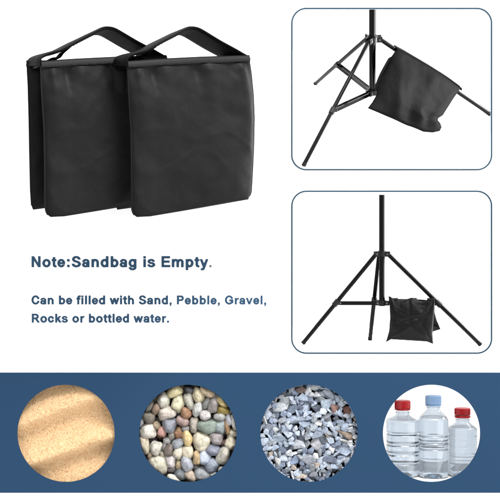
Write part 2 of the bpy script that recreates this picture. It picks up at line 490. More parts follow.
def strap(name, pts, wvec, t, mat, parent, wv=None):
    """belt: path pts is one edge, wvec spans its width"""
    bm = bmesh.new(); rings = []; m = len(pts); wn = wvec.normalized()
    NW = 8
    for k, p in enumerate(pts):
        d = (pts[min(k + 1, m - 1)] - pts[max(k - 1, 0)]).normalized()
        n = d.cross(wn).normalized()
        wvec = wv(k) if wv else wvec
        ring = [p + wvec * (q / NW) + n * (t / 2) * (0.35 if q in (0, NW) else 1) for q in range(NW + 1)]
        ring += [p + wvec * (q / NW) - n * (t / 2) * (0.35 if q in (0, NW) else 1) for q in range(NW, -1, -1)]
        rings.append([bm.verts.new(x) for x in ring])
    for A, B in zip(rings, rings[1:]):
        for q in range(len(A)): bm.faces.new((A[q], A[(q + 1) % len(A)], B[(q + 1) % len(A)], B[q]))
    bm.faces.new(rings[0]); bm.faces.new(rings[-1])
    return bm_obj(name, bm, mat, parent, 55)

def smooth_path(pts, n):
    """Catmull-Rom through pixel points"""
    P = [Vector(p) for p in pts]; P = [2 * P[0] - P[1]] + P + [2 * P[-1] - P[-2]]
    out = []
    for i in range(n):
        s = (len(P) - 3) * i / (n - 1); k = min(int(s), len(P) - 4); t = s - k
        a, b, c, d = P[k:k + 4]
        out.append(0.5 * (2 * b + (c - a) * t + (2 * a - 5 * b + 4 * c - d) * t * t + (3 * b - a - 3 * c + d) * t ** 3))
    return out

def fbm(x, y, z, o=4): return noise.fractal(Vector((x, y, z)), 0.9, 2.1, o)
def gauss(x, s): return math.exp(-(x / s) ** 2)

# ---- the two large sandbags in front of the board
TH = math.radians(25)
aV = Vector((math.cos(TH), math.sin(TH), 0)); dV = Vector((-math.sin(TH), math.cos(TH), 0))
P0 = at(127, 140, -0.212)                       # left front edge, nearest the viewer
def big_bag():
    root = empty('sandbag', at(180, 217, -0.16))
    n = -dV
    mp = lambda x, y: on_plane(x, y, P0, dV)
    def wr(seed):
        def f(u, v):
            g = 0.0
            for c, s, a in ((.09, .035, 1.0), (.2, .03, -.8), (.31, .05, .7), (.55, .04, -.9), (.66, .05, 1.0), (.82, .04, -.7), (.93, .03, .8)):
                c2 = c + 0.05 * (v - .1) * (1 if seed % 2 else -1)
                g += a * gauss(u - c2, s + .06 * v)
            g *= 0.0076 * math.exp(-v / .18)
            g += 0.0044 * fbm(u * 2.1 + seed, v * 2.6, seed * 1.7, 3)
            g += 0.0006 * fbm(u * 5 + v * 2, v * 7 - u * 3, seed + 4.2, 3)
            rid = 1 - abs(noise.noise(Vector((u * 2.2 + v * .8, v * 4.4 - u * .9, seed * 3.1))))
            g += 0.0006 * max(rid - .86, 0) / .14
            return g * min(1, v / .08)
        return f
    top = [(127.5, 63.5), (160, 61.2), (200, 59.2), (248.5, 57.5)]
    right = [(248.5, 57.5), (251, 74), (253, 95), (254, 118), (253.3, 150), (252, 175), (251, 192), (248, 199.5)]
    bottom = [(137, 217), (150, 216.4), (185, 210.5), (220, 204.5), (248, 199.5)]
    left = [(127.5, 63.5), (128.5, 90), (131, 130), (131.6, 170), (131.8, 207), (132.5, 211.5), (134, 214.8), (137, 217)]
    fp, fr = pouch('front_pouch', top, right, bottom, left, mp, n, 0.018, wr(3), M_NYLON, root, 120, 130, edge=0.0016, ex=7, topflat=True)
    tube_path('piping', [fr(0, j) - n * 0.0012 for j in range(0, 128, 2)], 0.0019, M_PIPE, fp)
    tube_path('piping', [fr(119, j) - n * 0.0012 for j in range(0, 128, 2)], 0.0016, M_PIPE, fp)
    # back pouch, 66 mm behind
    Pb = P0 + dV * 0.066
    mb = lambda x, y: on_plane(x, y, Pb, dV)
    topb = [(111.3, 60.5), (140, 60.2), (190, 58.5), (231, 57)]
    rightb = [(231, 57), (236, 118), (233, 192), (230, 197)]
    bottomb = [(117.5, 209.7), (128, 208.3), (165, 203), (230, 197)]
    leftb = [(111.3, 60.5), (112.6, 84), (113.6, 120), (114.2, 152), (115.0, 190), (116, 206), (117.5, 209.7)]
    bp, br = pouch('back_pouch', topb, rightb, bottomb, leftb, mb, n, 0.016, wr(8), M_NYLON, root, 80, 100, edge=0.0016, ex=7)
    tube_path('piping', [br(0, j) - n * 0.0012 for j in range(0, 98, 2)], 0.0016, M_PIPE, bp)
    # top panel bridging both pouches, with its hem turned down over the front
    bm = bmesh.new(); rows = []
    hem = [(127.3, 62.2), (160, 59.9), (200, 57.9), (248.8, 56.2)]
    H = [mp(p.x, p.y) for p in resample(hem, 50)]
    for k, p in enumerate(H):
        s = 0.0006 * fbm(k * .12, 1.3, 4.0, 2)
        row = [p + n * (.0066 + s) - ZUP * (.0105 + s), p + n * (.0058 + s) - ZUP * .0055, p + n * .0045 - ZUP * .0004, p + n * .002 + ZUP * .0022,
               p + dV * .033 + ZUP * (.0035 + s), p + dV * .062 + ZUP * .001, p + dV * .066 - ZUP * .002, p + dV * .0735 - ZUP * .010,
               p + dV * .066 - ZUP * .006, p - n * 0 - ZUP * .006, p + n * .0055 - ZUP * .0105]
        rows.append([bm.verts.new(q) for q in row])
    for A, B in zip(rows, rows[1:]):
        for q in range(len(A)): bm.faces.new((A[q], A[(q + 1) % len(A)], B[(q + 1) % len(A)], B[q]))
    bm.faces.new(rows[0]); bm.faces.new(rows[-1])
    tp = bm_obj('top_panel', bm, M_NYLON, root, 60)
    # seam stitches along the hem
    bm = bmesh.new()
    for k in range(0, 48):
        p = H[k].lerp(H[k + 1], .2) + n * .0069 - ZUP * .0085; q = H[k].lerp(H[k + 1], .8) + n * .0069 - ZUP * .0088
        m = Matrix.Translation((p + q) / 2) @ (q - p).to_track_quat('Z', 'Y').to_matrix().to_4x4() @ Matrix.Diagonal((.0006, .0006, (q - p).length, 1))
        bmesh.ops.create_cube(bm, size=1, matrix=m)
    bm_obj('stitching', bm, M_PIPE, tp)
    # handle belt
    fe = [(126.0, 66), (126.6, 60.2), (129, 56.8), (138, 53), (150, 48.8), (168, 39), (182, 31.2), (190, 27.8), (196, 27.6), (204, 31.5), (222, 42), (240, 52.3), (248.6, 57.3), (248.9, 62)]
    pth = [mp(p.x, p.y) for p in smooth_path(fe, 80)]
    pth = [p + ZUP * 0.0004 * math.sin(k * .5) for k, p in enumerate(pth)]
    hd = strap('handle', [p - dV * .003 for p in pth], dV * 0.087, 0.0066, M_WEB, root,
               lambda k: dV * 0.087 + (ZUP * 0.010 - aV * 0.002) * max(0.0, 1 - k / 44))
    # folded-under layer of the handle, near the left end
    f2 = [(133, 61.5), (141, 57), (148, 56.2), (152, 51.5), (157, 47.0), (162, 42.6), (167, 39.4)]
    p2 = [mp(p.x, p.y) + dV * .012 for p in smooth_path(f2, 30)]
    strap('handle_underlayer', p2, dV * 0.046, 0.003, M_WEB, hd)
    # edge stitching on the belt
    for off in (.006, .064):
        for sd in (1, -1):
            bm = bmesh.new()
            for k in range(4, 74, 1):
                d = (pth[k + 1] - pth[k]); nn = d.cross(dV).normalized()
                c = (pth[k] + pth[k + 1]) / 2 + dV * off + nn * sd * .0033
                m = Matrix.Translation(c) @ d.to_track_quat('Z', 'Y').to_matrix().to_4x4() @ Matrix.Diagonal((.0006, .0006, d.length * .6, 1))
                bmesh.ops.create_cube(bm, size=1, matrix=m)
            bm_obj('stitching', bm, M_PIPE, hd)
    adopt(root)
    return root

def copy_tree(o, parent=None):
    c = o.copy(); col.objects.link(c)
    if parent is not None: c.parent = parent
    for ch in list(o.children): copy_tree(ch, c)
    return c

bag = big_bag()
tag(bag, 'large flat black nylon sandbag with belt handle, in front and fully visible', 'sandbag', 'large empty sandbags')
bag1 = copy_tree(bag)
bag1.location.x -= 84.6 * PX * (D - 0.16) / D
tag(bag1, 'large flat black nylon sandbag partly hidden behind the front sandbag, its left end showing', 'sandbag', 'large empty sandbags')

# ------------------------------------------------------------------ tripods behind the rounded openings
def rod(bm, a, b, r0, r1=None, seg=20):
    r1 = r0 if r1 is None else r1
    d = b - a
    m = Matrix.Translation((a + b) / 2) @ d.to_track_quat('Z', 'Y').to_matrix().to_4x4()
    bmesh.ops.create_cone(bm, cap_ends=True, cap_tris=False, segments=seg, radius1=r0, radius2=r1, depth=d.length, matrix=m)
def rod_obj(name, a, b, r0, mat, parent, r1=None):
    bm = bmesh.new(); rod(bm, a, b, r0, r1)
    return bm_obj(name, bm, mat, parent, 40)
def slab(bm, a, b, wv, hv):
    """box between a and b with full width vector wv and height vector hv"""
    vs = []
    for p in (a, b):
        for s, t in ((-1, -1), (1, -1), (1, 1), (-1, 1)): vs.append(bm.verts.new(p + wv * s / 2 + hv * t / 2))
    for f in ((0, 1, 2, 3), (7, 6, 5, 4), (0, 4, 5, 1), (1, 5, 6, 2), (2, 6, 7, 3), (3, 7, 4, 0)): bm.faces.new([vs[i] for i in f])

def tripod(center_px, yc, pitch, feet_px, hub_py, low_py, top_px, joint_t, r_pole, r_leg, double):
    e = math.radians(pitch)
    U = Vector((0, -math.sin(e), math.cos(e)))
    C = at(center_px[0], center_px[1], yc)
    ax = Vector((1, 0, 0)); nplane = ax.cross(U)            # plane of the pole axis facing the camera
    on_axis = lambda px, py: on_plane(px, py, C, nplane)
    root = empty('light_stand', C)
    hub = on_axis(center_px[0], hub_py); low = on_axis(center_px[0], low_py); top = on_axis(*top_px)
    feet = [on_plane(x, y, C, U) for x, y in feet_px]
    # pole with an inner telescoping section and end cap
    bm = bmesh.new(); rod(bm, low - U * .006, top, r_pole, seg=32)
    pole = bm_obj('pole', bm, M_METAL, root, 40)
    # collars
    def collar(name, P, h, ears):
        bm = bmesh.new()
        rod(bm, P - U * h, P + U * h, r_pole * 1.55, seg=28)
        rod(bm, P + U * h * .8, P + U * h * 1.35, r_pole * 1.3, seg=28)
        for f in feet:
            d = (f - C); d = (d - U * d.dot(U)).normalized(); s = d.cross(U)
            for k in (-1, 1):
                slab(bm, P + d * r_pole * 1.2 + s * k * r_leg * 1.15, P + d * ears + s * k * r_leg * 1.15, s * r_leg * .55, U * h * 2.0)
        o = bm_obj(name, bm, M_PLASTIC, root, 35)
        for f in feet:
            d = (f - C); d = (d - U * d.dot(U)).normalized(); s = d.cross(U)
            rod_obj('pin', P + d * ears * .72 - s * r_leg * 1.75, P + d * ears * .72 + s * r_leg * 1.75, r_leg * .45, M_STEEL, o)
        return o
    ear = r_pole * 2.7
    collar('upper_collar', hub, r_pole * .85, ear)
    collar('lower_collar', low, r_pole * .75, ear * .9)
    legs = []
    for f in feet:
        d = (f - C); d = (d - U * d.dot(U)).normalized(); s = d.cross(U)
        a = hub + d * ear * .75
        tip = f + U * r_leg * .6
        ld = (tip - a).normalized(); ln = ld.cross(s).normalized()
        bm = bmesh.new()
        rod(bm, a, tip, r_leg, seg=20)
        leg = bm_obj('leg', bm, M_METAL, root, 40)
        rod_obj('rubber_foot', tip - ld * .005, tip + ld * r_leg * .35, r_leg * 1.06, M_RUBBER, leg)
        j = a.lerp(tip, joint_t)
        bm = bmesh.new(); rod(bm, j - ld * r_leg * 1.6, j + ld * r_leg * 1.6, r_leg * 1.35)
        slab(bm, j, j + (low - j).normalized() * r_leg * 2.6, s * r_leg * 2.2, U * r_leg * 1.6)
        br = bm_obj('bracket', bm, M_PLASTIC, leg, 40)
        rod_obj('pin', j + (low - j).normalized() * r_leg * 1.9 - s * r_leg * 1.4, j + (low - j).normalized() * r_leg * 1.9 + s * r_leg * 1.4, r_leg * .4, M_STEEL, leg)
        # brace: a pair of flat bars from the lower collar to the leg
        l0 = low + d * ear * .7; j0 = j + (low - j).normalized() * r_leg * 1.7
        bd = (j0 - l0).normalized(); bn = bd.cross(s).normalized()
        bm = bmesh.new()
        for k in (-1, 1):
            slab(bm, l0 + s * k * r_leg * double, j0 + s * k * r_leg * double, s * r_leg * .5, bn * r_leg * 1.7)
        bm_obj('brace', bm, M_METAL, root, 30)
        legs.append((a, tip, j0, l0, d, s))
    return root, C, U, hub, low, legs

# upper panel: seen from above, so it stands on a sloping white stage
t1, C1, U1, hub1, low1, legs1 = tripod((372.5, 121.5), 0.25, 30, [(315.5, 84.5), (303.8, 166.2), (489.5, 115)], 39, 91.5, (372.5, 3), .57, 3.3 * PX * 1.1, 2.05 * PX * 1.1, 1.0)
adopt(t1)
tag(t1, 'black tripod light stand with a sandbag slung over its right leg, upper panel', 'tripod', 'black light stands')
t2, C2, U2, hub2, low2, legs2 = tripod((382, 343.5), 0.14, 3.0, [(303, 344.5), (480.5, 346), (370, 340.5)], 254, 303, (382, 194.8), .55, 2.9 * PX * 1.06, 2.1 * PX * 1.06, 1.0)
adopt(t2)
tag(t2, 'black tripod light stand with a crumpled bag hanging beside its pole, lower panel', 'tripod', 'black light stands')

def stage(C, U, y0, y1, x0, x1):
    f = Vector((0, U.z, -U.y))          # along the floor, away from the viewer
    bm = bmesh.new()
    p = lambda x, y: Vector((x, 0, 0)) + Vector((0, C.y, C.z)) + f * ((y - C.y) / f.y)
    a, b = p((x0 + x1) / 2, y0), p((x0 + x1) / 2, y1)
    slab(bm, a - U * .003, b - U * .003, Vector((x1 - x0, 0, 0)), U * .006)
    return bm_obj('stage_floor', bm, M_WHITE, board)
stage(C1, U1, 0.012, 0.62, 0.06, 0.52)
stage(C2, U2, 0.012, 0.46, 0.06, 0.52)

# ---- bag slung over the right leg (upper panel)
def slung_bag():
    a, tip, j0, l0, d, s = legs1[2]
    ld = (tip - a).normalized()
    n = ld.cross(U1).normalized()
    if n.y > 0: n = -n
    p0 = a + n * (2.05 * PX + 0.0075)
    n0 = n
    Q = on_plane(424, 137, C1, U1) + U1 * 0.046
    n = ld.cross(Q - p0).normalized()                 # the pouch swings out until its lower hem rests on the floor
    if n.y > 0: n = -n
    root = empty('sandbag', on_plane(405, 118, p0, n))
    mp = lambda x, y: on_plane(x, y, p0, n)
    def wr(seed):
        def f(u, v):
            g = 0.0048 * fbm(u * 1.9 + seed, v * 2.1, seed, 2) + 0.0007 * fbm(u * 5.5 - v * 2, v * 5 + u, seed + 2, 3)
            # long soft folds running down from the leg and across to the gathered corner
            for c, k, wd, am in ((.16, .30, .07, 1.0), (.40, .22, .08, -.9), (.62, .10, .07, .9), (.84, -.10, .07, -.7)):
                g += am * .0026 * gauss(u - c - k * (v - .3), wd) * (0.4 + .8 * v)
            for c, k, wd, am in ((.62, .25, .05, 1.0), (.45, .45, .06, -.6), (.82, .12, .045, .7)):
                g += am * .0024 * gauss(v - c - k * (u - .7), wd) * max(0, u - .3)
            return g
        return f
    top = [(397.3, 48.8), (410, 56.2), (430, 68), (448, 79.5), (460.3, 88.3)]
    right = [(460.3, 88.3), (453, 99), (447, 108.5), (442.5, 115.5), (437.6, 118.6), (437.2, 121), (440, 124), (441.2, 127.5), (439.6, 131)]
    bottom = [(368, 108), (380, 113), (392, 118.3), (408, 125), (424, 131.5), (433, 132.4), (439.6, 131)]
    left = [(397.3, 48.8), (391, 57), (385.5, 70), (379.5, 79), (377, 87), (376.5, 95), (372.5, 102), (368, 108)]
    fp, fr = pouch('front_pouch', top, right, bottom, left, mp, n, 0.024, wr(5), M_NYLON2, root, 100, 100, edge=0.0012, ex=3.2, crisp=.15)
    pb = p0 - n0 * (2 * 2.05 * PX + 0.013)
    mb = lambda x, y: on_plane(x, y, pb, n0)
    topb = [(396.5, 49.2), (430, 67), (459.5, 88)]
    rightb = [(459.5, 88), (446, 106), (436, 117)]
    bottomb = [(374, 95), (388, 103), (410, 111), (436, 117)]
    leftb = [(396.5, 49.2), (388, 62), (378, 80), (374, 95)]
    pouch('back_pouch', topb, rightb, bottomb, leftb, mb, n0, 0.010, wr(9), M_NYLON2, root, 60, 60, edge=0.0012, ex=4)
    # binding over the leg
    bm = bmesh.new(); rows = []
    T = [mp(p.x, p.y) for p in resample([(396.6, 49.0), (410, 56.2), (430, 68), (448, 79.3), (461, 88.8)], 30)]
    w_ = 2 * 2.05 * PX + 0.014
    for k, p in enumerate(T):
        j = .0004 * fbm(k * .3, 2.0, 1.0, 2)
        rows.append([bm.verts.new(q) for q in (p + n * (.0042 + j) - U1 * .0050, p + n * .0035 + U1 * .0004, p + U1 * .0022, p - n0 * w_ * .5 + U1 * .0032, p - n0 * w_ + U1 * .001,
                                                p - n0 * (w_ + .004) - U1 * .004, p - n0 * w_ - U1 * .002, p - n0 * w_ * .5 + U1 * .001, p - U1 * .001, p + n * .001 - U1 * .0050)])
    for A, B in zip(rows, rows[1:]):
        for q in range(len(A)): bm.faces.new((A[q], A[(q + 1) % len(A)], B[(q + 1) % len(A)], B[q]))
    bm.faces.new(rows[0]); bm.faces.new(rows[-1])
    bm_obj('top_panel', bm, M_WEB, root, 60)
    # handle strap hanging slack at the pole end
    hp = [mp(x, y) + n * .002 for x, y in [(p.x, p.y) for p in smooth_path([(391, 57), (386, 66), (381, 76), (378.5, 84), (380, 91), (385, 95)], 24)]]
    strap('handle', hp, -n * 0.012 + Vector((.0, 0, 0)), 0.0024, M_WEB, root)
    adopt(root)
    return root
tag(slung_bag(), 'slanting soft black sandbag slung over the right leg of the upper tripod', 'sandbag', 'sandbags hung on the light stands')

# ---- crumpled bag hanging from the brace (lower panel)
def hung_bag():
    a, tip, j0, l0, d, s = legs2[1]
    n = s.copy()
    n = (j0 - l0).cross(U2).normalized()
    if n.y > 0: n = -n
    p0 = l0 + n * (2.1 * PX + 0.013)
    root = empty('sandbag', on_plane(411, 342, p0, n))
    mp = lambda x, y: on_plane(x, y, p0, n)
    def wr(seed):
        def f(u, v):
            g = 0.0035 * fbm(u * 1.7 + seed, v * 1.7, seed, 2) + .0010 * fbm(u * 4.5, v * 4.5 + seed, 2.0, 3)
            # creases pulled out of the four pinched corners and sagging below the top edge
            for cx, cy, ang, wd, am in ((0, 0, .75, .07, 1.0), (0, 0, 1.15, .06, -.8), (1, 0, 2.3, .07, 1.0), (1, 0, 2.0, .05, -.7), (0, 1, -.6, .06, .9), (1, 1, -2.5, .07, 1.0), (1, 1, -2.1, .05, -.8), (.45, 0, 1.5, .06, -.7)):
                dx, dy = u - cx, v - cy
                al = dx * math.cos(ang) + dy * math.sin(ang); pe = -dx * math.sin(ang) + dy * math.cos(ang)
                if al > 0: g += am * .0048 * math.exp(-al / .38) * gauss(pe, wd * (.35 + al)) * min(1, al * 8)
            g -= .0030 * gauss(v - .42 - .1 * math.sin(u * 5), .05) * gauss(u - .5, .35)
            return g
        return f
    top = [(388.6, 296.2), (391, 297), (394.5, 300.2), (400, 300.8), (407, 299), (412.5, 297.6), (417, 300), (422, 301.3), (428, 300.2), (434.8, 299.2)]
    right = [(434.8, 299.2), (434.6, 310), (433.4, 322), (432.6, 334), (433.2, 344)]
    bottom = [(385.8, 342.3), (391, 339.3), (405, 340.2), (418, 341), (427, 341.6), (433.2, 344)]
    left = [(388.6, 296.2), (389.6, 305), (390.2, 318), (389, 331), (385.8, 342.3)]
    pouch('front_pouch', top, right, bottom, left, mp, n, 0.026, wr(4), M_NYLON3, root, 100, 100, edge=0.001, ex=2.6, crisp=.1)
    pb = p0 - n * (2 * 2.1 * PX + 0.018)
    mb = lambda x, y: on_plane(x, y, pb, n)
    topb = [(392, 299), (413, 299), (433, 300.5)]
    rightb = [(433, 300.5), (434.5, 312), (437, 321), (440.6, 329.2)]
    bottomb = [(391, 333), (412, 335), (431, 332.2), (440.6, 329.2)]
    leftb = [(392, 299), (391, 315), (391, 333)]
    pouch('back_pouch', topb, rightb, bottomb, leftb, mb, n, 0.007, wr(6), M_NYLON3, root, 60, 60, edge=0.001, ex=3, crisp=.2)
    # loops over the brace
    bm = bmesh.new()
    for x0, x1 in ((389, 397), (409, 416), (427, 434.5)):
        rows = []
        for k in range(9):
            px = x0 + (x1 - x0) * k / 8
            p = mp(px, 301.5); w_ = 2 * 2.1 * PX + .018
            rows.append([bm.verts.new(q) for q in (p + n * .003 - U2 * .004, p + n * .002 + U2 * .004, p - n * w_ * .5 + U2 * .0062, p - n * w_ + U2 * .004, p - n * (w_ + .002) - U2 * .004,
                                                    p - n * (w_ - .002) - U2 * .004, p - n * w_ * .5 + U2 * .003, p - U2 * .003)])
        for A, B in zip(rows, rows[1:]):
            for q in range(8): bm.faces.new((A[q], A[(q + 1) % 8], B[(q + 1) % 8], B[q]))
        bm.faces.new(rows[0]); bm.faces.new(rows[-1])
    bm_obj('top_panel', bm, M_WEB, root, 60)
    adopt(root)
    return root
tag(hung_bag(), 'small crumpled square black sandbag hanging from the brace of the lower tripod', 'sandbag', 'sandbags hung on the light stands')

# ------------------------------------------------------------------ round windows: trays behind the band
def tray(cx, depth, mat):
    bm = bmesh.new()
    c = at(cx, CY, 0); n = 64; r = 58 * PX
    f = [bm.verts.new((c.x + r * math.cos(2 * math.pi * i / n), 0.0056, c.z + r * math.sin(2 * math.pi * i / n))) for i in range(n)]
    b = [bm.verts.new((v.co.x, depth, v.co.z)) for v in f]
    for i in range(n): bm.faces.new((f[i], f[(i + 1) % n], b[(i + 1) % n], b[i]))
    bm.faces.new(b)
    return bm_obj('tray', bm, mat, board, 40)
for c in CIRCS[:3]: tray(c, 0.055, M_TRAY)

# ---- sand
def sand_mat():
    m, nt, b = mat_new('dune_sand')
    b.inputs['Roughness'].default_value = 0.95; b.inputs['Specular IOR Level'].default_value = 0.15
    tc = nt.nodes.new('ShaderNodeTexCoord')
    vo = nt.nodes.new('ShaderNodeTexVoronoi'); vo.inputs['Scale'].default_value = 780
    n = nt.nodes.new('ShaderNodeTexNoise'); n.inputs['Scale'].default_value = 240; n.inputs['Detail'].default_value = 4
    nt.links.new(tc.outputs['Object'], vo.inputs['Vector']); nt.links.new(tc.outputs['Object'], n.inputs['Vector'])
    sep = nt.nodes.new('ShaderNodeSeparateColor'); nt.links.new(vo.outputs['Color'], sep.inputs[0])
    r = nt.nodes.new('ShaderNodeValToRGB')
    cr = r.color_ramp
    cr.elements[0].position = 0.0; cr.elements[0].color = srgb(160, 108, 64, .66)
    cr.elements[1].position = 1.0; cr.elements[1].color = srgb(252, 226, 190, .64)
    e = cr.elements.new(.35); e.color = srgb(226, 183, 136, .66)
    e = cr.elements.new(.7); e.color = srgb(240, 204, 158, .66)
    ad = nt.nodes.new('ShaderNodeMath'); ad.operation = 'MULTIPLY_ADD'; ad.inputs[1].default_value = .6; 
    sb = nt.nodes.new('ShaderNodeMath'); sb.operation = 'MULTIPLY_ADD'; sb.inputs[1].default_value = .8; sb.inputs[2].default_value = -.2
    nt.links.new(n.outputs['Fac'], sb.inputs[0]); nt.links.new(sep.outputs[0], ad.inputs[0]); nt.links.new(sb.outputs[0], ad.inputs[2])
    nt.links.new(ad.outputs[0], r.inputs['Fac']); nt.links.new(r.outputs['Color'], b.inputs['Base Color'])
    bp = nt.nodes.new('ShaderNodeBump'); bp.inputs['Strength'].default_value = .7; bp.inputs['Distance'].default_value = .0015
    nt.links.new(sep.outputs[1], bp.inputs['Height']); nt.links.new(bp.outputs['Normal'], b.inputs['Normal'])
    return m
def make_sand():
    cx = CIRCS[0]; R = 57; n = 320
    verts = []; idx = {}; faces = []
    for j in range(n):
        for i in range(n):
            x = -R + 2 * R * i / (n - 1); y = -R + 2 * R * j / (n - 1)       # y down, pixels from the centre
            if x * x + y * y > R * R: continue
            s = y + .27 * x + 3.2 * math.sin(x / 24.0 + .6) + 2.0 * noise.noise(Vector((x / 22, y / 22, 2)))
            ph = ((s + 25.5) / 44.0)
            k = ph - math.floor(ph)
            # crest at k=0; steep lee side facing down until .46, then a long rise
            if k < .36: h = .5 + .5 * math.cos(math.pi * k / .36)
            else: h = .5 - .5 * math.cos(math.pi * (k - .36) / .64)
            amp = .0250 
            fade = 1 - .35 * max(0, min(1, (y - 28) / 20))
            h = h * amp * fade + .0007 * fbm(x / 5, y / 5, 1.0, 4) + .0005 * noise.noise(Vector((x * .9, y * .9, 3)))  + .0006 * noise.noise(Vector((x * 2.1, y * 2.1, 5)))
            p = at(cx + x, CY + y, 0)
            idx[(i, j)] = len(verts); verts.append((p.x, max(.0275 - h, .0008), p.z))
    for (i, j) in list(idx):
        q = [(i, j), (i + 1, j), (i + 1, j + 1), (i, j + 1)]
        if all(k in idx for k in q): faces.append([idx[k] for k in q])
    o = mesh_obj('sand', verts, faces, sand_mat())
    o['kind'] = 'stuff'
    tag(o, 'fine golden sand with two wind ripples filling the first round window', 'sand')
make_sand()

# ---- stones
def clock(dx, dy, fine=True):
    names = ['twelve', 'one', 'two', 'three', 'four', 'five', 'six', 'seven', 'eight', 'nine', 'ten', 'eleven']
    h = (math.degrees(math.atan2(dx, -dy)) % 360) / 30
    k = int(round(h * 2)) % 24
    if k % 2 == 0: return "at %s o'clock" % names[k // 2]
    return "at half past %s" % names[k // 2]
def ring(r, R):
    q = r / R
    return 'at the centre' if q < .16 else 'near the middle' if q < .4 else 'halfway out' if q < .66 else 'well out' if q < .86 else 'at the rim'

def blob_meshes():
    out = []
    for s in range(10):
        bm = bmesh.new(); bmesh.ops.create_icosphere(bm, subdivisions=4, radius=1)
        ex = 2.0 + (s % 4) * .35
        for v in bm.verts:
            c = v.co
            k = (abs(c.x) ** ex + abs(c.y) ** 2.0 + abs(c.z) ** ex) ** (-1 / ex)
            c = c * k
            f = 1 + .17 * noise.noise(c * .9 + Vector((s * 5.1, 0, 0))) + .05 * noise.noise(c * 2.4 + Vector((0, s * 3.3, 0)))
            # one or two flattened faces, as water-worn stones have
            for q in range(2):
                nn = Vector((math.cos(s * 2.3 + q * 2.6), -.5, math.sin(s * 2.3 + q * 2.6))).normalized()
                over = c.dot(nn) - .78
                if over > 0: c = c - nn * over * .6
            v.co = c * f
        me = bpy.data.meshes.new('pebble'); bm.to_mesh(me); bm.free(); me.shade_smooth(); me.materials.append(M_PEB)
        out.append(me)
    return out
BLOBS = blob_meshes()
A, B_, C_, D_ = (136, 382), (186, 382), (136, 432), (186, 432)
